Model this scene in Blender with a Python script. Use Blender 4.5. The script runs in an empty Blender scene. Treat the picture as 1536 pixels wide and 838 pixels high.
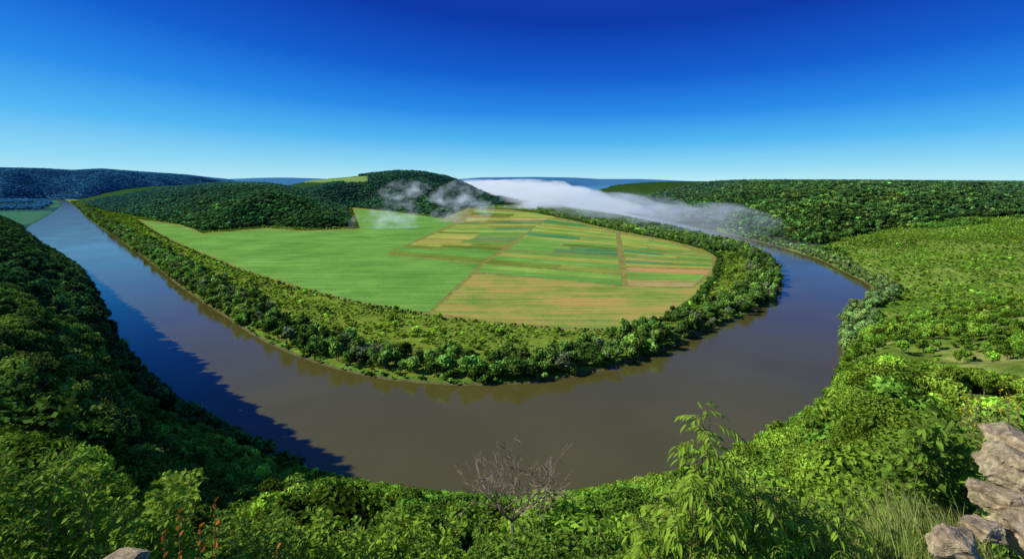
import bpy, bmesh, math, random
import numpy as np
from mathutils import Vector, Matrix, noise as mnoise
random.seed(7); rng=np.random.default_rng(7)
EYE=150.0; F=768.0; HZ=272.0
scene=bpy.context.scene
def P(px,py,z=0.0):
    D=F*(EYE-z)/(py-HZ); return ((px-768.0)*D/F, D)
def Pw(lst,z=0.0): return np.array([P(a,b,z) for a,b in lst])
def phi_of(px): return np.arctan((np.asarray(px,float)-768.0)/768.0)

# ---------------- noise -----------------
def _h(ix,iy,s):
    n=(ix.astype(np.int64)*374761393+iy.astype(np.int64)*668265263+s*974634777)&0x7fffffff
    n=((n^(n>>13))*1274126177)&0x7fffffff
    return ((n^(n>>16))&0xffff)/65535.0
def vn(x,y,s=0):
    xi=np.floor(x);yi=np.floor(y);fx=x-xi;fy=y-yi
    fx=fx*fx*(3-2*fx);fy=fy*fy*(3-2*fy)
    a=_h(xi,yi,s);b=_h(xi+1,yi,s);c=_h(xi,yi+1,s);d=_h(xi+1,yi+1,s)
    return (a*(1-fx)+b*fx)*(1-fy)+(c*(1-fx)+d*fx)*fy
def fbm(x,y,sc,o=4,s=0):
    t=0;a=1;w=0
    for i in range(o):
        t=t+a*vn(x/sc*2**i+17.3*i,y/sc*2**i-9.1*i,s+i);w+=a;a*=.5
    return t/w*2-1
def ss(a,b,x):
    t=np.clip((x-a)/(b-a),0,1);return t*t*(3-2*t)
def catmull(p,n=4):
    out=[]
    for i in range(len(p)-1):
        p0=p[max(i-1,0)];p1=p[i];p2=p[i+1];p3=p[min(i+2,len(p)-1)]
        for k in range(n):
            t=k/n
            out.append(.5*((2*p1)+(-p0+p2)*t+(2*p0-5*p1+4*p2-p3)*t*t+(-p0+3*p1-3*p2+p3)*t**3))
    out.append(p[-1]);return np.array(out)
def inside(x,y,poly):
    r=np.zeros(x.shape,bool);n=len(poly)
    for i in range(n):
        x1,y1=poly[i];x2,y2=poly[(i+1)%n]
        if y1==y2: continue
        c=((y1>y)!=(y2>y))&(x<(x2-x1)*(y-y1)/(y2-y1)+x1)
        r^=c
    return r
def pdist(x,y,line,closed=False):
    d=np.full(x.shape,1e18,np.float64);n=len(line)
    for i in range(n if closed else n-1):
        x1,y1=line[i];x2,y2=line[(i+1)%n];dx=x2-x1;dy=y2-y1;L=dx*dx+dy*dy
        if L==0: continue
        t=np.clip(((x-x1)*dx+(y-y1)*dy)/L,0,1)
        d=np.minimum(d,(x-x1-t*dx)**2+(y-y1-t*dy)**2)
    return np.sqrt(d)

# ---------------- plan of the valley -----------------
outer_near=[(38,344),(62,368),(100,390),(125,410),(148,448),(163,486),(183,524),(205,556),(260,608),(330,654),(420,698),(500,718),(560,730),(640,742),(700,746),(770,750),(830,748),(900,736),(960,724),(1060,702),(1130,668),(1200,632),(1222,612),(1252,580),(1264,545)]
outer_px=[(62,298),(93,303),(80,318)]+outer_near+[(1260,505),(1268,468),(1290,456),(1308,440),(1300,425),(1270,410),(1235,392),(1200,380),(1160,368),(1120,358),(1080,348),(1040,340),(1000,331),(900,314),(800,299),(740,291)]
inner_px=[(96,299),(113,308),(130,325),(165,350),(205,378),(240,405),(270,430),(330,470),(380,503),(440,532),(510,555),(580,569),(640,575),(700,578),(770,576),(830,570),(900,556),(960,538),(1010,520),(1050,502),(1100,482),(1140,462),(1165,445),(1171,425),(1167,405),(1150,388),(1120,373),(1090,365),(1040,353),(1000,343),(900,322),(800,305),(740,296)]
OUT=catmull(Pw(outer_px));INN=catmull(Pw(inner_px))
RIV=np.vstack([OUT,INN[::-1]])
PEN=INN
FIELD=Pw([(205,329),(240,352),(300,380),(370,408),(450,432),(540,455),(640,472),(740,485),(850,494),(937,497),(992,480),(1042,447),(1068,415),(1075,386),(1050,373),(1000,360),(930,347),(860,331),(800,319),(760,314),(700,313),(664,328),(600,319),(528,311),(540,343),(450,346),(400,342),(345,347),(302,350),(280,338)],2)
HA=Pw([(105,304),(150,316),(205,327),(262,337),(300,349),(345,346),(400,341),(460,345),(535,342),(530,325),(522,310),(500,302),(300,293),(120,296)])
HB=Pw([(400,316),(530,312),(600,319),(664,327),(700,313),(760,308),(800,306),(740,294),(680,286),(400,286)])
HR=Pw([(1118,352),(1140,360),(1200,374),(1250,377),(1300,368),(1400,362),(1536,355),(2400,345),(2400,274.5),(960,274.5),(880,289),(930,306),(1010,326),(1060,340)])
HL=Pw([(-1500,300),(0,301),(70,298.5),(110,300),(250,295),(397,288),(397,281),(-1500,281)])
HF=Pw([(250,286),(500,285),(730,287),(900,283),(1150,282),(1150,276),(250,276)])
skA=([90,115,150,200,260,330,400,450,480,510,535],[300,297,290,286,281,275,273,275,282,292,300],2300)
skB=([380,430,480,540,590,640,670,700,720,745,780,810],[272,267,259,254,251,251,255,265,276,288,298,304],3300)
skR=([860,900,940,980,1020,1080,1180,1300,1536,2400],[287,284,280,275,271,268,270,272,274,276],2200)
skL=([-1500,-200,0,60,110,150,220,300,350,385,400],[250,254,253,254,256,253,256,259,262,268,274],5600)
skF=([250,380,430,500,690,720,800,860,900,960,1000,1030,1100,1150],[264,263,264,267,267,264,262,263,266,266,268,270,273,276],9500)
def Hof(u,sk):
    row=np.interp(u*768+768,sk[0],sk[1]); return EYE+(HZ-row)*sk[2]/768.0-9
v=np.array(outer_near,float);Dn=F*EYE/(v[:,1]-HZ)
ph_t=list(phi_of([-600,-200,0]))+list(phi_of(v[:,0]))+list(phi_of([1300,1400,1536,1900]))
D_t=[2300,2300,2150]+list(Dn)+[515,590,680,820]
ph_t=np.array(ph_t);D_t=np.array(D_t);R_t=D_t/np.cos(ph_t)
ph_t=np.concatenate([[-3.2,-1.5],ph_t,[1.5,3.2]]);R_t=np.concatenate([[6000,5000],R_t,[3000,6000]])
q_ph=np.concatenate([[-3.2],phi_of([-600,0,100,200,420,900,1200,1400,1536,1900]),[3.2]])
q_v=[.45,.5,.5,.6,.75,.9,.92,.86,.74,.68,.6,.5]

def analyse(x,y):
    x=np.asarray(x,float);y=np.asarray(y,float)
    r=np.hypot(x,y);ph=np.arctan2(x,y);front=y>1
    u=np.where(front,x/np.maximum(y,1.0),np.sign(x)*3)
    I={}
    d=pdist(x,y,OUT);d=np.minimum(d,pdist(x,y,INN))
    inR=inside(x,y,RIV);pen=inside(x,y,PEN)&~inR
    R0=np.interp(ph,ph_t,R_t);q=np.interp(ph,q_ph,q_v)
    t=np.clip(r/R0,0,1)
    n=fbm(x,y,70,4,3);n2=fbm(x,y,14,3,9)
    zv=147.4*(1-t**q)
    bump=ss(8,60,r)*ss(0,60,d)
    zv=zv+n*9*bump*ss(1,.8,t)+n2*1.2*ss(4,20,r)*bump
    zv=zv+3.6*ss(2.5,4.3,x)*(1-ss(4.8,8.5,y))*(1-ss(8,14,r))
    viewer=(t<1)&~inR&~pen
    zv=np.where(viewer,zv,-50)
    base=2.0+np.where(~pen&~inR,1,0)*ss(.45,.6,u)*np.minimum(.05*np.maximum(d-10,0),45)
    base=base+np.where(~pen&~inR&(u>.5),1,0)*fbm(x,y,120,3,5)*2.5*ss(20,100,d)
    z=base;I['hill']=np.zeros(x.shape,int)
    k=1
    for poly,sk,sc,amp in ((HA,skA,230,24),(HB,skB,420,60),(HR,skR,330,58),(HL,skL,420,90),(HF,skF,900,20)):
        ins=inside(x,y,poly)&front
        dd=np.where(ins,pdist(x,y,poly,True),0)
        fr=1-np.exp(-(dd/sc)**1.35)
        hz=Hof(u,sk)*fr-amp*4*fr*(1-fr)*fbm(x,y,sc*.9,3,20+k)*.6
        hz=np.where(ins,hz,-60)
        I['hill']=np.where(ins&(hz>z),k,I['hill'])
        z=np.maximum(z,hz);k+=1
    z=np.maximum(z,np.where(front,142*ss(9000,13000,r),0))
    I['hill']=np.where(zv>z+.5,0,I['hill']);I['viewer']=viewer&(zv>base)
    z=np.maximum(z,zv)
    bank=ss(0,8,d)
    z=np.where(inR,-5*ss(0,14,d),z*bank)
    inF=inside(x,y,FIELD)&(I['hill']==0)
    I.update(d=d,inR=inR,pen=pen,z=z,u=u,r=r,inF=inF,n=n,x=x,y=y)
    I['meadow']=(I['hill']==2)&(u*768+768>450)&(u*768+768<552)&(z>138)&(z<190)
    return I

# ---------------- helpers: materials -----------------
def newmat(name):
    m=bpy.data.materials.new(name);m.use_nodes=True;nt=m.node_tree;nt.nodes.clear();return m,nt
def N(nt,t,**k):
    n=nt.nodes.new(t)
    for a,b in k.items(): setattr(n,a,b)
    return n
def L(nt,a,b): nt.links.new(a,b)
def mul(nt,a,b,mode='MULTIPLY',fac=1.0):
    m=N(nt,'ShaderNodeMix',data_type='RGBA',blend_type=mode);m.inputs[0].default_value=fac
    for s,v in ((6,a),(7,b)):
        if isinstance(v,tuple): m.inputs[s].default_value=v
        else: L(nt,v,m.inputs[s])
    return m.outputs[2]
def noise(nt,vec,sc,det=4,rough=.6):
    n=N(nt,'ShaderNodeTexNoise');n.inputs['Scale'].default_value=sc;n.inputs['Detail'].default_value=det;n.inputs['Roughness'].default_value=rough
    L(nt,vec,n.inputs['Vector']);return n.outputs[0]
def maprange(nt,v,a,b,c,d):
    m=N(nt,'ShaderNodeMapRange');L(nt,v,m.inputs[0])
    for i,k in enumerate((a,b,c,d)): m.inputs[i+1].default_value=k
    return m.outputs[0]

def mat_leaf(name,base=None,gloss=0.0,transl=.3):
    m,nt=newmat(name)
    lv=N(nt,'ShaderNodeAttribute',attribute_name='lv')
    if base is None:
        at=N(nt,'ShaderNodeAttribute',attribute_type='INSTANCER',attribute_name='tcol');col=at.outputs['Color']
    else:
        rgb=N(nt,'ShaderNodeRGB');rgb.outputs[0].default_value=(*base,1);col=rgb.outputs[0]
    c=mul(nt,col,lv.outputs['Color'])
    df=N(nt,'ShaderNodeBsdfDiffuse');L(nt,c,df.inputs[0])
    tr=N(nt,'ShaderNodeBsdfTranslucent');c2=mul(nt,c,(1.3,1.2,.5,1));L(nt,c2,tr.inputs[0])
    mx=N(nt,'ShaderNodeMixShader');mx.inputs[0].default_value=transl;L(nt,df.outputs[0],mx.inputs[1]);L(nt,tr.outputs[0],mx.inputs[2])
    o=mx.outputs[0]
    if gloss>0:
        g=N(nt,'ShaderNodeBsdfGlossy');g.inputs['Roughness'].default_value=.5;g.inputs['Color'].default_value=(.6,.6,.5,1)
        fr=N(nt,'ShaderNodeFresnel');fr.inputs[0].default_value=1.35
        sc=N(nt,'ShaderNodeMath',operation='MULTIPLY');L(nt,fr.outputs[0],sc.inputs[0]);sc.inputs[1].default_value=gloss
        m2=N(nt,'ShaderNodeMixShader');L(nt,sc.outputs[0],m2.inputs[0]);L(nt,o,m2.inputs[1]);L(nt,g.outputs[0],m2.inputs[2]);o=m2.outputs[0]
    out=N(nt,'ShaderNodeOutputMaterial');L(nt,o,out.inputs[0]);return m
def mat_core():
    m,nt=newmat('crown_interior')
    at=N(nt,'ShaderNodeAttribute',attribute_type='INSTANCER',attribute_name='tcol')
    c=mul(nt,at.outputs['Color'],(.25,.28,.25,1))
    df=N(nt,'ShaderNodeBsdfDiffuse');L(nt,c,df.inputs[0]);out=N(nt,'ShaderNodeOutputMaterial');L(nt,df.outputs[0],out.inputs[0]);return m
def mat_bark(name='bark',c1=(.09,.07,.05),c2=(.2,.17,.13),sc=30):
    m,nt=newmat(name);tc=N(nt,'ShaderNodeTexCoord');n=noise(nt,tc.outputs['Object'],sc)
    c=N(nt,'ShaderNodeMix',data_type='RGBA');L(nt,n,c.inputs[0]);c.inputs[6].default_value=(*c1,1);c.inputs[7].default_value=(*c2,1)
    b=N(nt,'ShaderNodeBsdfPrincipled');b.inputs['Roughness'].default_value=.9;L(nt,c.outputs[2],b.inputs[0])
    out=N(nt,'ShaderNodeOutputMaterial');L(nt,b.outputs[0],out.inputs[0]);return m
def link(o): scene.collection.objects.link(o);return o
def mesh_np(name,V,Fc,mats,midx=None,attrs=None,smooth=False,linkit=True):
    me=bpy.data.meshes.new(name)
    if isinstance(Fc,np.ndarray):
        k=Fc.shape[1];me.vertices.add(len(V));me.vertices.foreach_set('co',np.asarray(V,np.float32).ravel())
        me.loops.add(Fc.size);me.loops.foreach_set('vertex_index',Fc.astype(np.int32).ravel())
        me.polygons.add(len(Fc));me.polygons.foreach_set('loop_start',np.arange(0,Fc.size,k,dtype=np.int32))
        me.update(calc_edges=True)
    else:
        me.from_pydata([tuple(a) for a in V],[],Fc);me.update()
    for m in mats: me.materials.append(m)
    if midx is not None: me.polygons.foreach_set('material_index',np.asarray(midx,np.int32))
    me.polygons.foreach_set('use_smooth',np.full(len(me.polygons),smooth))
    if attrs:
        for nm,(typ,dom,data) in attrs.items():
            a=me.attributes.new(nm,typ,dom)
            a.data.foreach_set('color' if 'COLOR' in typ else ('vector' if 'VECTOR' in typ else 'value'),np.asarray(data,np.float32).ravel())
    me.validate()
    o=bpy.data.objects.new(name,me)
    if linkit: link(o)
    return o

# ---------------- terrain -----------------
phs=np.concatenate([np.linspace(-math.pi,-1.06,60,endpoint=False),np.linspace(-1.06,1.06,960),np.linspace(1.06,math.pi,61)[1:]])
rs=np.concatenate([np.geomspace(.6,180,170,endpoint=False),np.geomspace(180,2000,480,endpoint=False),np.geomspace(2000,6200,230,endpoint=False),np.geomspace(6200,40000,90)])
PHG,RG=np.meshgrid(phs,rs);X=(RG*np.sin(PHG)).ravel();Y=(RG*np.cos(PHG)).ravel()
parts=[analyse(X[i:i+100000],Y[i:i+100000]) for i in range(0,len(X),100000)]
A={k:np.concatenate([p[k] for p in parts]) for k in parts[0]}
Z=A['z'];nr,npz=len(rs),len(phs)
col=np.zeros((len(X),4));col[:,3]=1
def setc(mask,c): col[mask,:3]=c
setc(np.ones(len(X),bool),(.05,.09,.02))
nn=fbm(X,Y,35,4,40);nb=fbm(X,Y,400,3,41);ns=fbm(X,Y,9,3,42)
setc(A['pen'],(.20,.29,.035))
m=A['pen']&(A['d']<6+5*ns);setc(m,(.08,.17,.025))
m=A['pen']&(A['d']<7+6*ns)&(np.abs(A['u']+.3)<.22);setc(m,(.12,.25,.03))
setc(A['inF'],(.28,.28,.07))
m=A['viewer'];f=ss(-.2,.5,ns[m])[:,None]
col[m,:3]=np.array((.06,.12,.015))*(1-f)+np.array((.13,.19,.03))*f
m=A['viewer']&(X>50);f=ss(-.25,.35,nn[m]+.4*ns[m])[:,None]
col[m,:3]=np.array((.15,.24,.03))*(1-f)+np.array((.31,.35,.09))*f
m=(~A['viewer'])&(~A['pen'])&(~A['inR'])&(A['hill']==0)&(A['u']>.4);f=ss(-.4,.4,nn[m]+.5*ns[m])[:,None]
col[m,:3]=np.array((.13,.25,.025))*(1-f)+np.array((.24,.35,.055))*f
m=(A['u']<-.7)&(~A['viewer'])&(~A['pen'])&(~A['inR'])&(A['hill']==0)
col[m,:3]=np.where((nb[m]>0)[:,None],np.array((.06,.20,.11)),np.array((.03,.12,.11)))
for k,c in ((1,(.03,.09,.02)),(2,(.025,.075,.025)),(3,(.03,.075,.015)),(4,(.035,.15,.28)),(5,(.06,.22,.40))): setc(A['hill']==k,c)  # the two far ridges have aerial haze painted into their ground colour
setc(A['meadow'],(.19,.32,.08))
far=(A['r']>9000)&(A['hill']==0);setc(far,(.08,.28,.46))  # outermost ground coloured as if seen through haze
mud=((A['d']<3.0)&(A['r']<1800))|(A['inR']&(A['r']<2500));setc(mud,(.15,.14,.06))
setc((A['d']<14)&(~A['inR'])&(A['u']>.6)&(A['y']>560)&(A['y']<720)&~A['pen'],(.36,.30,.17))
m,nt=newmat('terrain_grass_and_soil')
at=N(nt,'ShaderNodeAttribute',attribute_name='Col');tc=N(nt,'ShaderNodeTexCoord');ob=tc.outputs['Object']
n1=maprange(nt,noise(nt,ob,.12,6,.7),.3,.7,.55,1.4);n2=maprange(nt,noise(nt,ob,1.7,5,.7),.3,.7,.6,1.35)
cc=mul(nt,at.outputs['Color'],n1);cc=mul(nt,cc,n2)
b=N(nt,'ShaderNodeBsdfDiffuse');L(nt,cc,b.inputs[0])
bp=N(nt,'ShaderNodeBump');bp.inputs['Strength'].default_value=.8;bp.inputs['Distance'].default_value=.5;L(nt,noise(nt,ob,1.2,6,.7),bp.inputs['Height']);L(nt,bp.outputs[0],b.inputs['Normal'])
out=N(nt,'ShaderNodeOutputMaterial');L(nt,b.outputs[0],out.inputs[0]);mt=m
i,j=np.meshgrid(np.arange(nr-1),np.arange(npz-1),indexing='ij');i=i.ravel();j=j.ravel()
Fq=np.stack([i*npz+j,i*npz+j+1,(i+1)*npz+j+1,(i+1)*npz+j],1)[:,::-1]
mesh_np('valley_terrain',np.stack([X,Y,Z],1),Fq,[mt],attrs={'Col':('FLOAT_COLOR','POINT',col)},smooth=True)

# ---------------- water -----------------
m,nt=newmat('river_water_murky')
tc=N(nt,'ShaderNodeTexCoord');ob=tc.outputs['Object']
b=N(nt,'ShaderNodeBsdfPrincipled');b.inputs['IOR'].default_value=1.38
silt=maprange(nt,noise(nt,ob,.01,3,.5),.3,.7,.9,1.1);rgb=N(nt,'ShaderNodeRGB');rgb.outputs[0].default_value=(.096,.090,.022,1);L(nt,mul(nt,rgb.outputs[0],silt),b.inputs['Base Color'])
mp=N(nt,'ShaderNodeMapping');mp.inputs['Scale'].default_value=(1,1.6,1);L(nt,ob,mp.inputs[0])
nz=noise(nt,mp.outputs[0],.35,4,.6)
bs=maprange(nt,noise(nt,ob,.006,4,.6),.4,.62,.06,.22)
# breezier, more rippled water in the long open western reach
sxy=N(nt,'ShaderNodeSeparateXYZ');L(nt,ob,sxy.inputs[0]);br=maprange(nt,sxy.outputs['X'],-700,-1800,0,1.0)
sm=N(nt,'ShaderNodeMath',operation='ADD');L(nt,bs,sm.inputs[0]);L(nt,br,sm.inputs[1])
bp=N(nt,'ShaderNodeBump');L(nt,sm.outputs[0],bp.inputs['Strength']);bp.inputs['Distance'].default_value=.22;L(nt,nz,bp.inputs['Height']);L(nt,bp.outputs[0],b.inputs['Normal'])
rr=maprange(nt,noise(nt,ob,.008,4,.6),.35,.65,.05,.15);r2=N(nt,'ShaderNodeMath',operation='MULTIPLY_ADD');L(nt,br,r2.inputs[0]);r2.inputs[1].default_value=.10;L(nt,rr,r2.inputs[2]);L(nt,r2.outputs[0],b.inputs['Roughness'])
out=N(nt,'ShaderNodeOutputMaterial');L(nt,b.outputs[0],out.inputs[0])
mesh_np('river_water',[(-6000,100,0),(6000,100,0),(6000,9000,0),(-6000,9000,0)],[(0,1,2,3)],[m])

# ---------------- crop fields -----------------
m,nt=newmat('crop_rows')
at=N(nt,'ShaderNodeAttribute',attribute_name='Col');dry=N(nt,'ShaderNodeAttribute',attribute_name='dry')
tc=N(nt,'ShaderNodeTexCoord');ob=tc.outputs['Object']
def stretched(deg,sc):
    mp=N(nt,'ShaderNodeMapping');mp.inputs['Rotation'].default_value=(0,0,math.radians(deg));mp.inputs['Scale'].default_value=sc;L(nt,ob,mp.inputs[0]);return noise(nt,mp.outputs[0],1,5,.65)
st=stretched(-12,(.006,.11,1));tracks=stretched(28,(.003,.22,1))
pa=noise(nt,ob,.009,6,.7);fi=noise(nt,ob,.35,4,.7)
c=mul(nt,at.outputs['Color'],maprange(nt,st,.3,.7,.78,1.22));c=mul(nt,c,maprange(nt,fi,.3,.7,.8,1.2));c=mul(nt,c,maprange(nt,pa,.3,.7,.75,1.25));c=mul(nt,c,maprange(nt,tracks,.3,.7,.8,1.2))
c=mul(nt,c,(1.3,1.42,1.25,1))
ad=N(nt,'ShaderNodeMath',operation='ADD');L(nt,pa,ad.inputs[0]);L(nt,st,ad.inputs[1])
f1=maprange(nt,ad.outputs[0],.90,1.22,0,1);fm=N(nt,'ShaderNodeMath',operation='MULTIPLY');L(nt,f1,fm.inputs[0]);L(nt,dry.outputs['Fac'],fm.inputs[1])
mx=N(nt,'ShaderNodeMix',data_type='RGBA');L(nt,fm.outputs[0],mx.inputs[0]);L(nt,c,mx.inputs[6]);mx.inputs[7].default_value=(.60,.31,.11,1)
b=N(nt,'ShaderNodeBsdfDiffuse');L(nt,mx.outputs[2],b.inputs[0]);out=N(nt,'ShaderNodeOutputMaterial');L(nt,b.outputs[0],out.inputs[0])
mf=m
bm=bmesh.new();cl=bm.verts.layers.float_color.new('Col');dl=bm.verts.layers.float.new('dry')
def addfield(pts,c,dr):
    vs=[]
    for p in pts:
        vv=bm.verts.new((p[0],p[1],2.12));vv[cl]=(*c,1);vv[dl]=dr;vs.append(vv)
    bm.faces.new(vs)
G1=(.12,.26,.05);G2=(.17,.30,.055);TE=(.06,.2,.075);YG=(.27,.31,.06);OL=(.13,.18,.03);DK=(.06,.13,.03);TN=(.38,.28,.11)
addfield(Pw([(212,331),(244,352),(302,378),(372,406),(452,430),(541,453),(642,469),(708,408),(722,396),(578,381),(684,334),(655,327),(600,319),(531,313),(541,344),(450,347),(400,343),(345,348),(300,351),(278,340)],2),G1,0.08)
addfield(Pw([(648,469),(712,411),(850,420),(935,430),(1038,432),(1062,418),(1040,444),(992,476),(935,494),(850,491),(740,482)],2),(.18,.26,.05),.9)
def strips(c00,c10,c11,c01,n,cols,seed,dr=0.1,gap=1.3,jit=.35):
    r=random.Random(seed);a,b_,c_,d_=[np.array(P(*q,2)) for q in (c00,c10,c11,c01)]
    e=[0]+[(k+(r.random()-.5)*jit)/n for k in range(1,n)]+[1];last=None
    for k in range(n):
        def pt(uu,vv): return (a*(1-uu)+b_*uu)*(1-vv)+(d_*(1-uu)+c_*uu)*vv
        Lh=np.linalg.norm(d_-a);g=gap/Lh;Lw=np.linalg.norm(b_-a);gw=2.0/Lw
        v0=e[k]+g;v1=e[k+1]-g
        cu=[0,1] if r.random()<.6 else [0,r.uniform(.35,.65),1]
        for q in range(len(cu)-1):
            cc_=r.choice([w_ for w_ in cols if w_!=last] or cols);last=cc_
            addfield([pt(cu[q]+gw,v0),pt(cu[q+1]-gw,v0),pt(cu[q+1]-gw,v1),pt(cu[q]+gw,v1)],tuple(np.array(cc_)*r.uniform(.85,1.12)),r.choice([0,dr,dr*3]))
strips((582,380),(723,394),(770,363),(636,358),6,[OL,YG,G1,OL],1,.2)
strips((637,357),(771,362),(818,331),(694,333),9,[G1,YG,TE,OL],2,.2)
strips((696,332),(819,330),(848,322),(712,315),4,[YG,G2,TN,OL],3,.3)
strips((714,408),(936,428),(932,412),(724,396),2,[G2,G1],4,.1)
strips((725,395),(932,411),(928,386),(760,375),4,[OL,G1,TE,YG],5,.1)
strips((761,374),(928,385),(925,350),(805,338),10,[TE,G1,YG,OL,G2],6,.1)
strips((806,337),(924,349),(860,333),(822,328),4,[G1,TE,YG],7,.1)
strips((940,429),(1040,431),(1070,405),(938,401),3,[G2,TN,TN],8,.6)
strips((938,400),(1070,403),(1070,387),(934,374),6,[YG,TE,OL,G1],9,.2)
strips((934,373),(1068,385),(1000,362),(930,351),6,[YG,G1,G2,OL],10,.2)
for f in bm.faces:
    f.normal_update()
    if f.normal.z<0: f.normal_flip()
bmesh.ops.triangulate(bm,faces=bm.faces)
me=bpy.data.meshes.new('crop_fields');bm.to_mesh(me);me.materials.append(mf);link(bpy.data.objects.new('crop_fields',me))

# ---------------- tree prototypes -----------------
leafm=mat_leaf('foliage',transl=.22);corem=mat_core();barkm=mat_bark()
def icos(sub):
    b=bmesh.new();bmesh.ops.create_icosphere(b,subdivisions=sub,radius=1);V=np.array([v.co[:] for v in b.verts]);Fa=np.array([[v.index for v in f.verts] for f in b.faces]);b.free();return V,Fa
def tube(V,Fc,M,pts,rad,sides,mi):
    base=len(V)
    for k,p in enumerate(pts):
        p=Vector(p)
        d=(Vector(pts[min(k+1,len(pts)-1)])-Vector(pts[max(k-1,0)]));d=d.normalized() if d.length>0 else Vector((0,0,1))
        a=d.orthogonal().normalized();bb=d.cross(a)
        for s in range(sides):
            an=2*math.pi*s/sides;V.append(tuple(p+(a*math.cos(an)+bb*math.sin(an))*rad[k]))
    for k in range(len(pts)-1):
        for s in range(sides):
            Fc.append((base+k*sides+s,base+k*sides+(s+1)%sides,base+(k+1)*sides+(s+1)%sides,base+(k+1)*sides+s));M.append(mi)
def proto(name,nl,ls,lobes,seed,bush=False,core=True,coll=None):
    r=np.random.default_rng(seed)
    cz=.4 if bush else .6;rz=.34 if bush else .36;rx=.5 if bush else .34
    C=[];R=[]
    for k in range(lobes):
        d=r.normal(size=3);d/=np.linalg.norm(d);q=r.random()**.5
        C.append((d[0]*rx*.72*q,d[1]*rx*.72*q,cz+d[2]*rz*.7*q));R.append(r.uniform(.13,.22)*(1.1 if bush else 1))
    C=np.array(C);R=np.array(R)
    k=r.choice(lobes,nl,p=R**2/sum(R**2));d=r.normal(size=(nl,3));d[:,2]+=.35;d/=np.linalg.norm(d,axis=1)[:,None]
    pos=C[k]+d*(R[k]*(.72+.42*r.random(nl)))[:,None]
    pos[:,2]=np.maximum(pos[:,2],.02)
    nrm=d+r.normal(size=(nl,3))*.45;nrm/=np.linalg.norm(nrm,axis=1)[:,None]
    t=np.cross(nrm,r.normal(size=(nl,3)));t/=np.linalg.norm(t,axis=1)[:,None];bt=np.cross(nrm,t)
    s=(ls*r.uniform(.6,1.3,nl))[:,None]
    V=np.stack([pos-t*s,pos-bt*s*.55,pos+t*s,pos+bt*s*.55],1).reshape(-1,3)
    Fl=[tuple(range(4*q,4*q+4)) for q in range(nl)];M=[0]*nl
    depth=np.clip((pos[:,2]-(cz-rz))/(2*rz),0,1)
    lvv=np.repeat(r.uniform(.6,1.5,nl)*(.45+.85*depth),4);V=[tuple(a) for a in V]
    if core:
        iv,fa=icos(1)
        for c,rr in zip(C,R):
            b0=len(V);V+= [tuple(c+a*rr*.74*r.uniform(.85,1.1)) for a in iv];Fl+=[tuple(int(b0+q) for q in f) for f in fa];M+=[1]*len(fa)
    if not bush:
        tube(V,Fl,M,[(0,0,-.05),(.01,0,.2),(0,.01,.45),(0,0,.75)],[.03,.024,.017,.006],5,2)
        for c in C[:5]: tube(V,Fl,M,[(0,0,.3+.1*r.random()),tuple(c*np.array([.5,.5,.9])),tuple(c)],[.013,.009,.004],4,2)
    else:
        for c in C[:6]: tube(V,Fl,M,[(0,0,-.05),tuple(c*np.array([.6,.6,.5])),tuple(c)],[.015,.01,.004],4,2)
    lv=np.ones(len(V));lv[:len(lvv)]=lvv
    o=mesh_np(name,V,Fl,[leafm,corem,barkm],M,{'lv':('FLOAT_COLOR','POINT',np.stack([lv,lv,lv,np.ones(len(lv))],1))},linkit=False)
    coll.objects.link(o);return o
def coll(name,specs):
    c=bpy.data.collections.new(name)
    for k,(nl,ls,lo,bush,core) in enumerate(specs): proto('%s_%02d'%(name,k),nl,ls,lo,k*11+len(name),bush,core,c)
    return c
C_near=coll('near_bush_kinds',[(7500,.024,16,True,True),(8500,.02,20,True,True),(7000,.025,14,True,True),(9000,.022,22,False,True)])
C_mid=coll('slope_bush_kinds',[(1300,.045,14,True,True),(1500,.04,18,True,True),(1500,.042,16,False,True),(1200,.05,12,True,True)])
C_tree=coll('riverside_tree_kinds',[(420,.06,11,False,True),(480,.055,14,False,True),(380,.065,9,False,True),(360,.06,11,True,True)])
C_far=coll('hill_tree_kinds',[(130,.10,8,False,True),(140,.095,10,False,True),(120,.105,8,True,True)])

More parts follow.
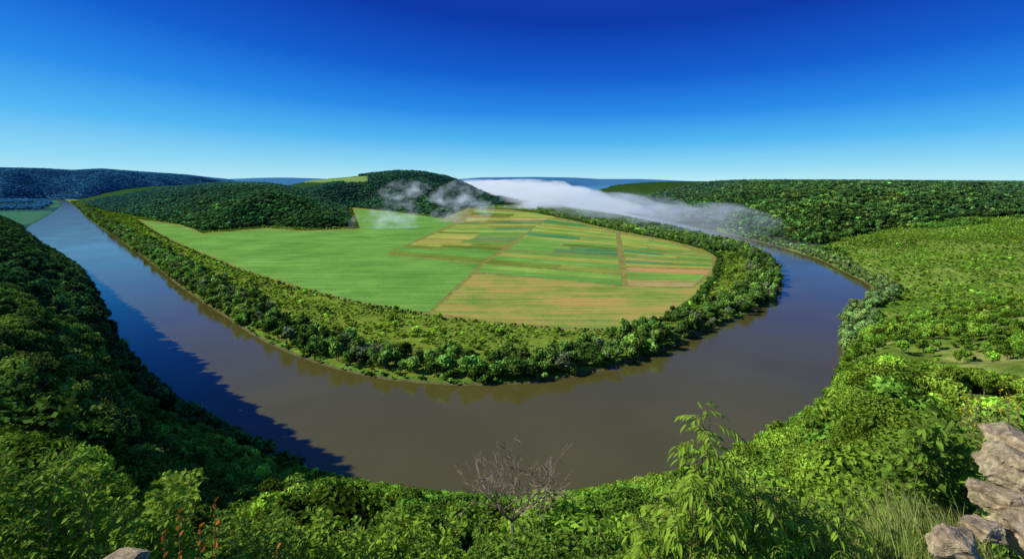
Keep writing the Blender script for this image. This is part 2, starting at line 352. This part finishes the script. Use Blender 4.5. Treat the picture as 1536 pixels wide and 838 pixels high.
def gn_scatter(name,pts,scl,tc,collection):
    n=len(pts);me=bpy.data.meshes.new(name);me.vertices.add(n);me.vertices.foreach_set('co',np.asarray(pts,np.float32).ravel())
    def at(nm,ty,data,key):
        a=me.attributes.new(nm,ty,'POINT');a.data.foreach_set(key,np.ascontiguousarray(data).ravel())
    at('scl','FLOAT_VECTOR',scl.astype(np.float32),'vector')
    rot=np.zeros((n,3),np.float32);rot[:,2]=rng.uniform(0,6.28,n);at('rot','FLOAT_VECTOR',rot,'vector')
    at('tcol','FLOAT_VECTOR',tc.astype(np.float32),'vector')
    at('vid','INT',rng.integers(0,len(collection.objects),n).astype(np.int32),'value')
    o=link(bpy.data.objects.new(name,me))
    ng=bpy.data.node_groups.new(name+'_scatter','GeometryNodeTree')
    ng.interface.new_socket('Geometry',in_out='INPUT',socket_type='NodeSocketGeometry');ng.interface.new_socket('Geometry',in_out='OUTPUT',socket_type='NodeSocketGeometry')
    gi=ng.nodes.new('NodeGroupInput');go=ng.nodes.new('NodeGroupOutput')
    ci=ng.nodes.new('GeometryNodeCollectionInfo');ci.inputs[0].default_value=collection;ci.inputs[1].default_value=True;ci.inputs[2].default_value=True
    ip=ng.nodes.new('GeometryNodeInstanceOnPoints');ip.inputs['Pick Instance'].default_value=True
    def na(nm,ty):
        a=ng.nodes.new('GeometryNodeInputNamedAttribute');a.data_type=ty;a.inputs[0].default_value=nm
        return a.outputs[0]
    e=ng.nodes.new('FunctionNodeEulerToRotation');ng.links.new(na('rot','FLOAT_VECTOR'),e.inputs[0])
    ng.links.new(gi.outputs[0],ip.inputs['Points']);ng.links.new(ci.outputs[0],ip.inputs['Instance'])
    ng.links.new(na('vid','INT'),ip.inputs['Instance Index']);ng.links.new(e.outputs[0],ip.inputs['Rotation']);ng.links.new(na('scl','FLOAT_VECTOR'),ip.inputs['Scale'])
    ng.links.new(ip.outputs[0],go.inputs[0])
    md=o.modifiers.new('scatter','NODES');md.node_group=ng;print(name,n);return o

def cand(x0,x1,y0,y1,sp):
    gx=np.arange(x0,x1,sp);gy=np.arange(y0,y1,sp);a,b=np.meshgrid(gx,gy);a=a.ravel();b=b.ravel()
    a=a+rng.uniform(-.48,.48,len(a))*sp;b=b+rng.uniform(-.48,.48,len(b))*sp
    k=(np.abs(a)<1.15*b+25);return a[k],b[k]
def run(a,b): 
    ps=[analyse(a[i:i+60000],b[i:i+60000]) for i in range(0,len(a),60000)]
    return {k:np.concatenate([p[k] for p in ps]) for k in ps[0]}
TM=2.3
def jitcol(base,I,k,amp=.25,yl=(.20,.22,.025),yf=.35):
    x=I['x'][k];y=I['y'][k];n=len(x);c=np.array(base) if np.ndim(base)==1 else base
    c=np.ones((n,3))*c*TM+np.array((.0,.0,.006))
    f=np.clip(fbm(x,y,45,3,60)*1.3+rng.normal(0,.35,n),0,1)[:,None]*yf
    c=c*(1-f)+np.array(yl)*1.65*f
    c=c*(1+.4*fbm(x,y,160,2,61))[:,None]
    return c*np.exp(rng.normal(0,amp,n))[:,None]
def emit(name,I,k,h,asp,c,cl,sink=.02):
    z=I['z'][k]-sink*h
    gn_scatter(name,np.stack([I['x'][k],I['y'][k],z],1),np.stack([h*asp,h*asp,h],1),c,cl)
def capheight(I,k,h):
    # brush stays low enough that the river stays in view, as on the real overlook
    px=np.clip(I['u'][k]*768+768,0,1536);lim=np.interp(px,[0]+[p[0] for p in outer_near]+[1300,1400,1536],[340]+[p[1]-10 for p in outer_near]+[520,540,560])
    top=EYE-(lim-HZ)/768*I['y'][k]
    return np.minimum(h,top-I['z'][k])
def shade_side(I,k,c):  # shade on the left flank is put into the tree colours
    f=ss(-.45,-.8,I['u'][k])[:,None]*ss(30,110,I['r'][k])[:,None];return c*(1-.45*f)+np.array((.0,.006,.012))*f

# near slope
a,b=cand(-75,75,5,62,2.0);I=run(a,b);k0=I['viewer']&(I['r']>9)&(I['r']<=60)&(rng.random(len(a))<.8)
k=np.where(k0)[0];h=rng.uniform(1.4,5.2,len(k));h=capheight(I,k,h);s=h>1.0;k=k[s];h=h[s]
emit('hillside_bushes',I,k,h,rng.uniform(.9,1.35,len(k)),jitcol((.072,.13,.010),I,k,amp=.38,yf=.45),C_near)
a,b=cand(-320,320,30,290,3.6);I=run(a,b);gap=fbm(a,b,30,3,70)
k=np.where(I['viewer']&(I['r']>60)&(I['r']<=280)&(I['d']>.5)&~((a>50)&(gap>-.12)&(rng.random(len(a))<.86)))[0];h=rng.uniform(2.0,8,len(k));h=capheight(I,k,h);s=h>1.2;k=k[s];h=h[s]
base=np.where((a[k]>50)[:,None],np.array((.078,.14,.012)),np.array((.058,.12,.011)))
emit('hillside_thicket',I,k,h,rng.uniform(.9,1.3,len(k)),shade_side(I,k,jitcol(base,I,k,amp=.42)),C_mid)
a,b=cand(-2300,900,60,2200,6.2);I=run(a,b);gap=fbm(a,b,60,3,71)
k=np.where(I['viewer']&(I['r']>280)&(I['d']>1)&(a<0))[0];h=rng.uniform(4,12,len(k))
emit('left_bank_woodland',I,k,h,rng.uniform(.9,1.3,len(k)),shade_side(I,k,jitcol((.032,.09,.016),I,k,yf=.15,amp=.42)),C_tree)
k=np.where(I['viewer']&(I['r']>280)&(I['d']>1)&(a>=0)&((gap<.0)|(rng.random(len(a))<.4)|(I['d']<25)))[0];h=rng.uniform(1.8,8.5,len(k))
emit('right_bank_thicket',I,k,h,rng.uniform(.95,1.4,len(k)),jitcol((.07,.14,.012),I,k,amp=.42,yf=.45),C_tree)
# right terrace
a,b=cand(180,1900,150,1700,5.8);I=run(a,b);gap=fbm(a,b,90,4,72);wood=fbm(a,b,260,2,73)
k=np.where((~I['viewer'])&(~I['pen'])&(~I['inR'])&(I['hill']==0)&(I['u']>.42)&(I['d']>1)&((gap<-.02)|(I['d']<22)|(rng.random(len(a))<.38)))[0]
h=np.where(I['d'][k]<30,rng.uniform(4,13,len(k)),np.where(wood[k]>.12,rng.uniform(6,12,len(k)),rng.uniform(1.6,6,len(k))))
base=np.where((wood[k]>.12)[:,None],np.array((.045,.11,.014)),np.array((.085,.165,.015)))
base=np.where((I['d'][k]<30)[:,None],np.array((.08,.14,.04)),base)
emit('right_terrace_trees',I,k,h,rng.uniform(.9,1.3,len(k)),jitcol(base,I,k,amp=.4),C_tree)
# peninsula
a,b=cand(-3300,760,375,3600,5.0);I=run(a,b);k0=I['pen']&~I['inF']&(I['hill']==0)
dF=pdist(a,b,FIELD,True);gap=fbm(a,b,25,3,74);backside=(I['u']>.05)&(b>1080);rnd=rng.random(len(a))
shore0=np.where(np.abs(I['u']+.3)<.22,6,2.0)+3*gap
belt=k0&(I['d']>shore0)&((I['d']<42+20*gap)|(backside&(dF>3)))
k=np.where(belt&(rnd<np.where(backside,.8,.5)))[0];h=rng.uniform(7,18,len(k))*np.where(rng.random(len(k))<.35,.5,1)
c=jitcol((.05,.105,.016),I,k,yl=(.14,.19,.035),yf=.55,amp=.42)
wl=rng.random(len(k))<.12;c[wl]=np.array((.20,.27,.14))*rng.uniform(.7,1.1,wl.sum())[:,None]
emit('riverside_tree_belt',I,k,h,rng.uniform(.85,1.4,len(k)),c,C_tree)
k=np.where(k0&(I['d']<8)&(I['d']>.3)&(rnd<.75))[0];h=rng.uniform(1.2,4.5,len(k))
emit('waterside_shrubs',I,k,h,rng.uniform(1.1,1.7,len(k)),jitcol((.06,.13,.02),I,k,amp=.35),C_tree)
k=np.where(k0&~belt&(I['d']>36)&(dF>5)&(gap<.3)&~backside&(rnd<.75))[0];h=rng.uniform(1.5,4.5,len(k));h=np.where(rng.random(len(k))<.1,h*2,h)
emit('orchard_shrubs',I,k,h,rng.uniform(1,1.5,len(k)),jitcol((.10,.175,.014),I,k,yf=.4,amp=.4),C_tree)
k=np.where(k0&(dF<9)&(dF>1.5)&(I['d']>30)&(rnd<.8))[0];h=np.where(I['u'][k]>.2,rng.uniform(5,10,len(k)),rng.uniform(2,4.5,len(k)))
emit('field_hedge',I,k,h,rng.uniform(1,1.4,len(k)),jitcol((.035,.085,.012),I,k,yf=.2),C_tree)
# hills
def hz(c,I,k,w=.5): # distance haze mixed into the tree colours as blue
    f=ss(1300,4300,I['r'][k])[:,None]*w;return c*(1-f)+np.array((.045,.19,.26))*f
a,b=cand(-3700,500,1450,5200,12.0);I=run(a,b)
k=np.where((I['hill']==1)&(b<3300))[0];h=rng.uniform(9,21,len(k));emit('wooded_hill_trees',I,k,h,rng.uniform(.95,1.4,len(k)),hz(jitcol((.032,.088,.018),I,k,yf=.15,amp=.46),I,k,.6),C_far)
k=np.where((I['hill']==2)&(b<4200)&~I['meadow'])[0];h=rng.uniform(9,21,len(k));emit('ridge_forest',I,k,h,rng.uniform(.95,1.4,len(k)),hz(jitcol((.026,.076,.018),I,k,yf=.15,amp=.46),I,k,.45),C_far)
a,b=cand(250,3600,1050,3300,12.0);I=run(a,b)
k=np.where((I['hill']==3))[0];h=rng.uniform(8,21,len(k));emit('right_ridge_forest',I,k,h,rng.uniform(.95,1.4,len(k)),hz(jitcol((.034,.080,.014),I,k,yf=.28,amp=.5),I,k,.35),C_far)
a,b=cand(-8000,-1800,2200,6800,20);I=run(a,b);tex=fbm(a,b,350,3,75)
k=np.where((I['hill']==4)|((I['hill']==0)&(~I['pen'])&(~I['inR'])&(~I['viewer'])&(I['d']>60)&(tex>0)&(I['u']<-.8)))[0];h=rng.uniform(14,22,len(k));emit('distant_ridge_forest',I,k,h,rng.uniform(1.1,1.6,len(k)),jitcol((.027,.115,.20),I,k,yf=.0,amp=.15),C_far)  # ridge trees tinted blue to paint in the haze

# ---------------- fog -----------------
def fogmat(name,dens,sc,lo,hi,step,emi,colr=(.97,.98,1),zs=2.5):
    m,nt=newmat(name);tc=N(nt,'ShaderNodeTexCoord')
    mp=N(nt,'ShaderNodeMapping');mp.inputs['Scale'].default_value=(1,1,zs);L(nt,tc.outputs['Object'],mp.inputs[0])
    n=maprange(nt,noise(nt,mp.outputs[0],sc,5,.62),lo,hi,0,dens)
    v=N(nt,'ShaderNodeVolumePrincipled');v.inputs['Color'].default_value=(*colr,1);v.inputs['Anisotropy'].default_value=.2
    L(nt,n,v.inputs['Density'])
    e=N(nt,'ShaderNodeMath',operation='MULTIPLY');L(nt,n,e.inputs[0]);e.inputs[1].default_value=emi;L(nt,e.outputs[0],v.inputs['Emission Strength']);v.inputs['Emission Color'].default_value=(.68,.88,1,1)  # faint glow added in place of light scattered repeatedly inside the fog
    out=N(nt,'ShaderNodeOutputMaterial');L(nt,v.outputs[0],out.inputs['Volume'])
    m.cycles.volume_step_rate=step;return m
def fogtube(name,path,mat,jit=0):
    V=[];Fc=[];S=20
    for k,(x,y,z,rx,rz) in enumerate(path):
        p=np.array(path[max(k-1,0)][:2]);q=np.array(path[min(k+1,len(path)-1)][:2]);t=(q-p)/np.linalg.norm(q-p);nx=np.array([-t[1],t[0]])
        for s in range(S):
            an=2*math.pi*s/S;j=1+jit*mnoise.noise(Vector((x*.004,y*.004,an)));V.append((x+nx[0]*math.cos(an)*rx*j,y+nx[1]*math.cos(an)*rx*j,z+math.sin(an)*rz*j))
    n=len(path)
    for k in range(n-1):
        for s in range(S): Fc.append((k*S+s,k*S+(s+1)%S,(k+1)*S+(s+1)%S,(k+1)*S+s))
    Fc.append(tuple(range(S))[::-1]);Fc.append(tuple(range((n-1)*S,n*S)))
    return mesh_np(name,V,Fc,[mat],smooth=True)
cen=[(1225,384,5,30,7),(1180,371,8,70,14),(1130,361,12,120,24),(1085,350,18,180,36),(1030,340,24,230,46),(980,330,28,280,54),(920,320,32,310,60),(860,310,36,360,66)]
cp=np.array([[*P(c[0],c[1]),c[2],c[3],c[4]] for c in cen]);cp=catmull(cp,4)
fogtube('valley_mist',[tuple(q) for q in cp],fogmat('thin_mist_volume',.0052,.0075,.42,.76,.3,.26,(.84,.93,1)),.7)
cen=[(960,328,18,60,16),(890,316,30,240,46),(835,306.5,40,340,62),(795,300,48,450,76),(770,295.5,54,600,88),(740,291,60,700,94),(718,288,60,500,74)]
cp=np.array([[*P(c[0],c[1]),c[2],c[3],c[4]] for c in cen]);cp=catmull(cp,4)
fogtube('valley_fog_bank',[tuple(q) for q in cp],fogmat('fog_volume',.009,.005,.40,.70,.2,.36),.7)
wm=fogmat('mist_volume',.010,.014,.49,.78,.4,.6,(.88,.94,1),1.5)
def wisp(px,row,D,w,h,lean,dep=80):
    x=(px-768)*D/F;z=EYE-(row-HZ)/F*D
    n=11;path=[]
    for k in range(n):
        t=k/(n-1);env=math.sin(math.pi*(.04+.92*t))**.8
        path.append((x+(t-.5)*w,D+lean*(t-.5),z+h*.3*(t-.5),dep*env,h*.5*env))
    fogtube('mist_wisp',path,wm,.6)
wisp(606,287,2150,230,95,60);wisp(682,290,2250,260,110,60);wisp(585,327,1650,260,130,60);wisp(695,318,1850,240,120,50)

# ---------------- foreground plants -----------------
class MB:
    def __init__(s): s.V=[];s.F=[];s.M=[];s.lv=[]
    def leaf(s,p,d,nrm,Ln,W,droop=.25,mi=0,lv=None):
        d=d.normalized();side=d.cross(nrm)
        if side.length<1e-4: side=d.orthogonal()
        side.normalize();up=side.cross(d).normalized();b=len(s.V);dn=Vector((0,0,-1))
        mid=[p,p+d*Ln*.33+dn*droop*Ln*.08,p+d*Ln*.7+dn*droop*Ln*.35,p+d*Ln+dn*droop*Ln*.8]
        s.V+= [tuple(q) for q in mid]
        for k,w in ((1,.5),(2,.42)):
            for sg in (1,-1): s.V.append(tuple(mid[k]+side*W*w*sg+up*W*.14))
        s.F+=[(b,b+4,b+1),(b,b+1,b+5),(b+1,b+4,b+6,b+2),(b+1,b+2,b+7,b+5),(b+2,b+6,b+3),(b+2,b+3,b+7)];s.M+=[mi]*6
        s.lv+=[lv or random.uniform(.55,1.45)]*8
    def tube(s,pts,rad,mi=1,sides=5):
        n0=len(s.V);tube(s.V,s.F,s.M,pts,rad,sides,mi);s.lv+=[1]*(len(s.V)-n0)
    def build(s,name,mats):
        l=np.array(s.lv);return mesh_np(name,s.V,s.F,mats,s.M,{'lv':('FLOAT_COLOR','POINT',np.stack([l,l,l,np.ones(len(l))],1))},smooth=False)
fl_leaf=mat_leaf('shrub_leaves',(.22,.36,.035),.1,.32);fl_leaf2=mat_leaf('dark_shrub_leaves',(.15,.27,.03),.08,.3);fl_pale=mat_leaf('pale_leaves',(.26,.35,.07),.06,.3)
stemm=mat_bark('green_stem',(.12,.14,.03),(.2,.17,.06),20);drym=mat_bark('dry_wood',(.18,.14,.09),(.42,.33,.23),25)
def W3(px,row,D): return Vector(((px-768)*D/F,D,EYE-(row-HZ)/F*D))
def gz(x,y): return float(analyse(np.array([x]),np.array([y]))['z'][0])
def rv(a=1): return Vector((random.gauss(0,a),random.gauss(0,a),random.gauss(0,a)))
def compound(mb,p,d,Ln,pairs,ll):
    d=d.normalized();pts=[p];c=p.copy()
    for k in range(pairs+1):
        d=(d+Vector((0,0,-.16))).normalized();c=c+d*Ln/(pairs+1);pts.append(c.copy())
        side=d.cross(Vector((0,0,1))).normalized()
        if k<pairs and k>0:
            for sg in (1,-1): mb.leaf(c,(side*sg+d*.55+Vector((0,0,-.15))+rv(.1)),Vector((0,0,1))+rv(.2),ll*random.uniform(.8,1.15),ll*.34,.5)
    mb.leaf(c,d,Vector((0,0,1)),ll*1.1,ll*.34,.5)
    mb.tube([tuple(q) for q in pts],[.003]*len(pts),1,3)
def shrub(name,px0,px1,D0,D1,rowfn,nst,lm,kind='simple',ll=.08,step=.09,depth=1.1,lobes=1):
    mb=MB();base=Vector((((px0+px1)/2-768)*((D0+D1)/2)/F,(D0+D1)/2,0));base.z=gz(base.x,base.y)-.1
    for k in range(nst):
        px=random.uniform(px0,px1);D=random.uniform(D0,D1);tip=W3(px,rowfn(px)+random.expovariate(1/22.)*1.0,D)
        b=base+Vector((random.uniform(-.5,.5),random.uniform(-.3,.3),0));mid=b.lerp(tip,.55)+Vector((0,0,.25))+rv(.1)
        n=14;pts=[]
        for i in range(n+1):
            t=i/n;pts.append(b*(1-t)**2+mid*2*t*(1-t)+tip*t*t+rv(.012))
        mb.tube([tuple(q) for q in pts],[.016*(1-i/n)+.003 for i in range(n+1)],1,4)
        Lt=(tip-b).length;ns=max(4,int(min(depth,Lt*.7)/step))
        for q in range(ns):
            t=1-(q+.2)*step/Lt;
            if t<.2:break
            p=b*(1-t)**2+mid*2*t*(1-t)+tip*t*t
            an=q*2.4+k;ax=Vector((math.cos(an),math.sin(an),.35))
            if kind=='compound':compound(mb,p,ax,random.uniform(.17,.27)*(.6+.4*min(1,(q+1)/4)),5,ll*(.65+.35*min(1,(q+1)/4)))
            else:
                tw=p+ax.normalized()*random.uniform(.04,.2);mb.tube([tuple(p),tuple(tw)],[.003,.002],1,3)
                for w in range(5):
                    pp=p.lerp(tw,(w+1)/5);mb.leaf(pp,ax+rv(.6),Vector((0,0,1))+rv(.4),ll*random.uniform(.7,1.2),ll*.5,.3)
        mb.leaf(tip,Vector((0,0,1))+rv(.3),rv(1),ll,ll*.4)
    return mb.build(name,[lm,stemm])
shrub('ash_shrub',950,1290,3.9,5.2,lambda p:np.interp(p,[950,1000,1060,1120,1200,1290],[770,735,700,710,735,755]),90,fl_leaf,'compound',.085,.1)
shrub('ash_sapling',1050,1076,3.8,4.1,lambda p:600,4,fl_leaf,'compound',.078,.08,1.1)
shrub('broadleaf_shrub',1330,1450,5.5,7,lambda p:np.interp(p,[1330,1380,1450],[690,625,640]),44,fl_leaf2,'simple',.11,.09,1.6)
shrub('hazel_shrub',1180,1330,6.5,8.5,lambda p:np.interp(p,[1180,1330],[750,705]),40,fl_leaf,'simple',.1,.1,1.3)
shrub('bramble_shrub',420,700,6.5,9,lambda p:780+15*math.sin(p*.05),80,fl_leaf,'simple',.1,.1,1.0)
shrub('dogwood_shrub',70,290,5.0,7.5,lambda p:735+28*math.sin(p*.04),80,fl_leaf,'simple',.085,.09,1.2)
shrub('elder_shrub',700,960,6.0,9,lambda p:795+12*math.sin(p*.06),60,fl_leaf2,'simple',.1,.1,.9)
shrub('hornbeam_shrub',-60,110,5.0,7.0,lambda p:690+25*math.sin(p*.05),70,fl_leaf2,'simple',.09,.1,1.5)
shrub('privet_shrub',280,430,5.5,8.0,lambda p:775+15*math.sin(p*.07),50,fl_leaf2,'simple',.085,.1,1.0)

# dead shrub
mb=MB()
def branch(p,d,Ln,r,lev):
    n=5;pts=[p];c=p.copy()
    for k in range(n):
        d=(d+rv(.13)+Vector((0,0,.04))).normalized();c=c+d*Ln/n;pts.append(c.copy())
        if lev<4 and k>0 and random.random()<.92:
            branch(c.copy(),(d+rv(.5)).normalized(),Ln*random.uniform(.45,.75),r*.55,lev+1)
    mb.tube([tuple(q) for q in pts],[max(.0045,r*(1-.6*k/n)) for k in range(n+1)],0,4)
D=11;b0=W3(768,782,D)
gb=Vector((b0.x,b0.y,gz(b0.x,b0.y)-.1));mb.tube([tuple(gb),tuple(gb.lerp(b0,.5)+Vector((.08,0,0))),tuple(b0)],[.06,.05,.04],0,6)
for k in range(8):
    an=k*.8;branch(b0.copy(),Vector((math.cos(an)*.9,math.sin(an)*.3,.75)),.9,.024,1)
mb.build('dead_shrub',[drym])

# rocks
def rockmat():
    m,nt=newmat('limestone');tc=N(nt,'ShaderNodeTexCoord');ob=tc.outputs['Object']
    n=noise(nt,ob,3,8,.7);n2=noise(nt,ob,14,8,.75);n3=noise(nt,ob,5,4,.6)
    cr=N(nt,'ShaderNodeValToRGB');L(nt,n,cr.inputs[0]);cr.color_ramp.elements[0].position=.32;cr.color_ramp.elements[0].color=(.16,.12,.06,1);cr.color_ramp.elements[1].position=.58;cr.color_ramp.elements[1].color=(.62,.50,.31,1)
    c=mul(nt,cr.outputs[0],maprange(nt,n2,.36,.6,.5,1.3))
    ms=N(nt,'ShaderNodeMix',data_type='RGBA');L(nt,maprange(nt,n3,.55,.68,0,.7),ms.inputs[0]);L(nt,c,ms.inputs[6]);ms.inputs[7].default_value=(.16,.20,.05,1)
    b=N(nt,'ShaderNodeBsdfPrincipled');b.inputs['Roughness'].default_value=.95;L(nt,ms.outputs[2],b.inputs[0])
    bp=N(nt,'ShaderNodeBump');bp.inputs['Distance'].default_value=.05;L(nt,n2,bp.inputs['Height']);L(nt,bp.outputs[0],b.inputs['Normal'])
    out=N(nt,'ShaderNodeOutputMaterial');L(nt,b.outputs[0],out.inputs[0]);return m
rm=rockmat()
def rock(name,c,size,seed):
    r=random.Random(seed);bm=bmesh.new()
    for k in range(13):
        p=Vector((r.uniform(-1,1),r.uniform(-1,1),r.uniform(-1,1)));p=p.normalized()*r.uniform(.85,1.15);bm.verts.new((p.x*size[0],p.y*size[1],p.z*size[2]))
    h=bmesh.ops.convex_hull(bm,input=bm.verts)
    bmesh.ops.delete(bm,geom=[g for g in h['geom_interior'] if isinstance(g,bmesh.types.BMVert)],context='VERTS')
    bmesh.ops.subdivide_edges(bm,edges=bm.edges,cuts=12,use_grid_fill=True)
    for v in bm.verts:
        q=v.co*4+Vector((seed,0,0));n=mnoise.fractal(q,.6,2,6)-.4*max(0,.25-abs(mnoise.noise(q*1.3)))*3;lay=.07*min(size)*(round(v.co.z/min(size)*3+mnoise.noise(v.co*3))%2-.5)
        v.co+=v.co.normalized()*(n*.13*min(size)+lay)
    me=bpy.data.meshes.new(name);bm.to_mesh(me);bm.free();me.materials.append(rm)
    o=link(bpy.data.objects.new(name,me));o.location=c;return o
rock('limestone_outcrop',W3(1520,700,5.0),(.28,.32,.26),3)
rock('limestone_outcrop',W3(1500,750,4.9),(.22,.3,.18),21)
rock('limestone_outcrop',W3(1520,662,5.3),(.22,.3,.14),5)
rock('limestone_outcrop',W3(1535,785,4.7),(.32,.4,.27),9)
rock('limestone_boulder',W3(1435,815,4.3),(.24,.2,.17),12)
rock('limestone_boulder',W3(1480,795,4.6),(.16,.2,.12),14)
rock('flat_stone',W3(150,858,4.6),(.42,.3,.12),15)

# grass
gm=mat_leaf('dry_grass',(.36,.42,.13),0,.3)
def grass(name,areas,n,h,mat=gm):
    V=[];Fc=[];lv=[]
    for (x0,x1,y0,y1,cnt) in areas:
        xs=np.random.default_rng(3).uniform(x0,x1,cnt);ys=np.random.default_rng(4).uniform(y0,y1,cnt);zs=analyse(xs,ys)['z']
        for x,y,z in zip(xs,ys,zs):
            hh=h*random.uniform(.5,1.25);a=random.uniform(0,6.28);w=.004;dx,dy=math.cos(a),math.sin(a);lx=random.gauss(-.25,.25)*hh;ly=random.gauss(0,.25)*hh
            b=len(V)
            for t,ww in ((0,1),(.4,.9),(.75,.6)):
                cx=x+lx*t*t;cy=y+ly*t*t;cz=z-.03+hh*t
                V.append((cx-dx*w*ww,cy-dy*w*ww,cz));V.append((cx+dx*w*ww,cy+dy*w*ww,cz))
            V.append((x+lx,y+ly,z+hh*.93));Fc+=[(b,b+1,b+3,b+2),(b+2,b+3,b+5,b+4),(b+4,b+5,b+6)];lv+=[random.uniform(.6,1.4)]*7
    l=np.array(lv);mesh_np(name,V,Fc,[mat],attrs={'lv':('FLOAT_COLOR','POINT',np.stack([l,l,l,np.ones(len(l))],1))})
grass('ledge_grass',[(3.5,7,3.5,6.5,7000),(3.2,4.6,3.2,3.9,2600),(2.7,4.2,2.7,3.4,2200)],0,.42)
# weeds with russet seed heads
russet=mat_leaf('russet_seed_heads',(.5,.15,.03),.1,.3);yel=mat_leaf('yellow_petals',(.8,.6,.02),0,.3)
def weed(px,top,D,seed):
    random.seed(seed);mb=MB();tip=W3(px,top,D);b=Vector((tip.x+.05,tip.y,gz(tip.x,tip.y)));n=12;pts=[b.lerp(tip,i/n)+rv(.006) for i in range(n+1)]
    mb.tube([tuple(q) for q in pts],[.008-.0005*i for i in range(n+1)],1,5);Lt=(tip-b).length
    for q in range(26):
        t=1-q*.045/Lt*1.3;p=b.lerp(tip,t);a=q*2.4;ax=Vector((math.cos(a),math.sin(a),.5))
        if q<9: mb.leaf(p,ax+Vector((0,0,.8)),Vector((0,0,1))+rv(.3),.05,.03,.1,2)
        else: mb.leaf(p,ax,Vector((0,0,1)),random.uniform(.09,.15),.045,.6,0)
    mb.build('seeding_weed',[fl_leaf,stemm,russet])
weed(268,768,3.6,1);weed(322,752,3.8,2);weed(300,790,3.5,3);weed(415,822,3.4,4);weed(245,800,3.7,5)
mb=MB()
for k in range(46):
    c=W3(random.uniform(1440,1536),random.uniform(585,640),random.uniform(6.5,8));g=Vector((c.x+random.uniform(-.1,.1),c.y,gz(c.x,c.y)))
    mb.tube([tuple(g),tuple(g.lerp(c,.6)+rv(.05)),tuple(c)],[.005,.004,.002],1,3)
    for q in range(26): mb.leaf(g.lerp(c,random.uniform(.5,1)),rv(1),rv(1),.09,.03,.4,0)
    if k%3==0:
        for q in range(10): mb.leaf(c+rv(.025),rv(1),rv(1),.022,.018,0,2)
mb.build('yellow_flowering_broom',[fl_pale,stemm,yel])

# ---------------- light, sky, camera -----------------
SUN_AZ=math.radians(-97);SUN_EL=math.radians(35)
w=bpy.data.worlds.new('World');scene.world=w;w.use_nodes=True;nt=w.node_tree;nt.nodes.clear()
sk=N(nt,'ShaderNodeTexSky',sky_type='NISHITA');sk.sun_disc=False;sk.sun_elevation=SUN_EL;sk.sun_rotation=SUN_AZ;sk.altitude=400;sk.air_density=1.0;sk.dust_density=0;sk.ozone_density=4
tc=N(nt,'ShaderNodeTexCoord');sx=N(nt,'ShaderNodeSeparateXYZ');L(nt,tc.outputs['Generated'],sx.inputs[0])
# deep polarised blue overhead, pale at the horizon; a little brighter toward the sun side
ax=N(nt,'ShaderNodeMath',operation='MULTIPLY_ADD');L(nt,sx.outputs['X'],ax.inputs[0]);ax.inputs[1].default_value=.22;ax.inputs[2].default_value=1.0
ml=N(nt,'ShaderNodeMath',operation='MULTIPLY');L(nt,sx.outputs['Z'],ml.inputs[0]);L(nt,ax.outputs[0],ml.inputs[1])
xx=N(nt,'ShaderNodeMath',operation='MULTIPLY');L(nt,sx.outputs['X'],xx.inputs[0]);L(nt,sx.outputs['X'],xx.inputs[1])
mm=N(nt,'ShaderNodeMath',operation='MULTIPLY_ADD');L(nt,xx.outputs[0],mm.inputs[0]);mm.inputs[1].default_value=-.35;mm.inputs[2].default_value=1.0
m3=N(nt,'ShaderNodeMath',operation='MULTIPLY');L(nt,ml.outputs[0],m3.inputs[0]);L(nt,mm.outputs[0],m3.inputs[1])
cr=N(nt,'ShaderNodeValToRGB');L(nt,m3.outputs[0],cr.inputs[0]);e=cr.color_ramp.elements
stops=[(0,(.50,.80,.90)),(.03,(.28,.66,.87)),(.075,(.085,.45,.85)),(.13,(.018,.24,.77)),(.20,(.003,.095,.59)),(.30,(.001,.026,.36)),(.55,(.02,.07,.36)),(1,(.04,.11,.40))]
e[0].position=0;e[0].color=(*stops[0][1],1);e[1].position=1;e[1].color=(*stops[-1][1],1)
for p_,c_ in stops[1:-1]:
    q=e.new(p_);q.color=(*c_,1)
b1=N(nt,'ShaderNodeBackground');L(nt,cr.outputs[0],b1.inputs[0]);b1.inputs[1].default_value=.95
tn=mul(nt,sk.outputs[0],(.25,.8,1.2,1));b2=N(nt,'ShaderNodeBackground');L(nt,tn,b2.inputs[0]);b2.inputs[1].default_value=.01
ads=N(nt,'ShaderNodeAddShader');L(nt,b1.outputs[0],ads.inputs[0]);L(nt,b2.outputs[0],ads.inputs[1]);out=N(nt,'ShaderNodeOutputWorld');L(nt,ads.outputs[0],out.inputs[0])
ld=bpy.data.lights.new('sun','SUN');ld.energy=5.0;ld.angle=math.radians(.5);ld.color=(1,.93,.80);lo=link(bpy.data.objects.new('sun',ld))
dv=Vector((math.sin(SUN_AZ)*math.cos(SUN_EL),math.cos(SUN_AZ)*math.cos(SUN_EL),math.sin(SUN_EL)));lo.rotation_euler=dv.to_track_quat('Z','Y').to_euler();lo.location=(-500,0,600)
cd=bpy.data.cameras.new('camera');cd.sensor_width=36;cd.lens=18;cd.shift_y=-(419-HZ)/1536;cd.clip_start=.05;cd.clip_end=100000
co=link(bpy.data.objects.new('camera',cd));co.location=(0,0,EYE);co.rotation_euler=(math.radians(90),0,0);scene.camera=co
scene.view_settings.view_transform='Standard';scene.view_settings.look='None';scene.view_settings.exposure=0
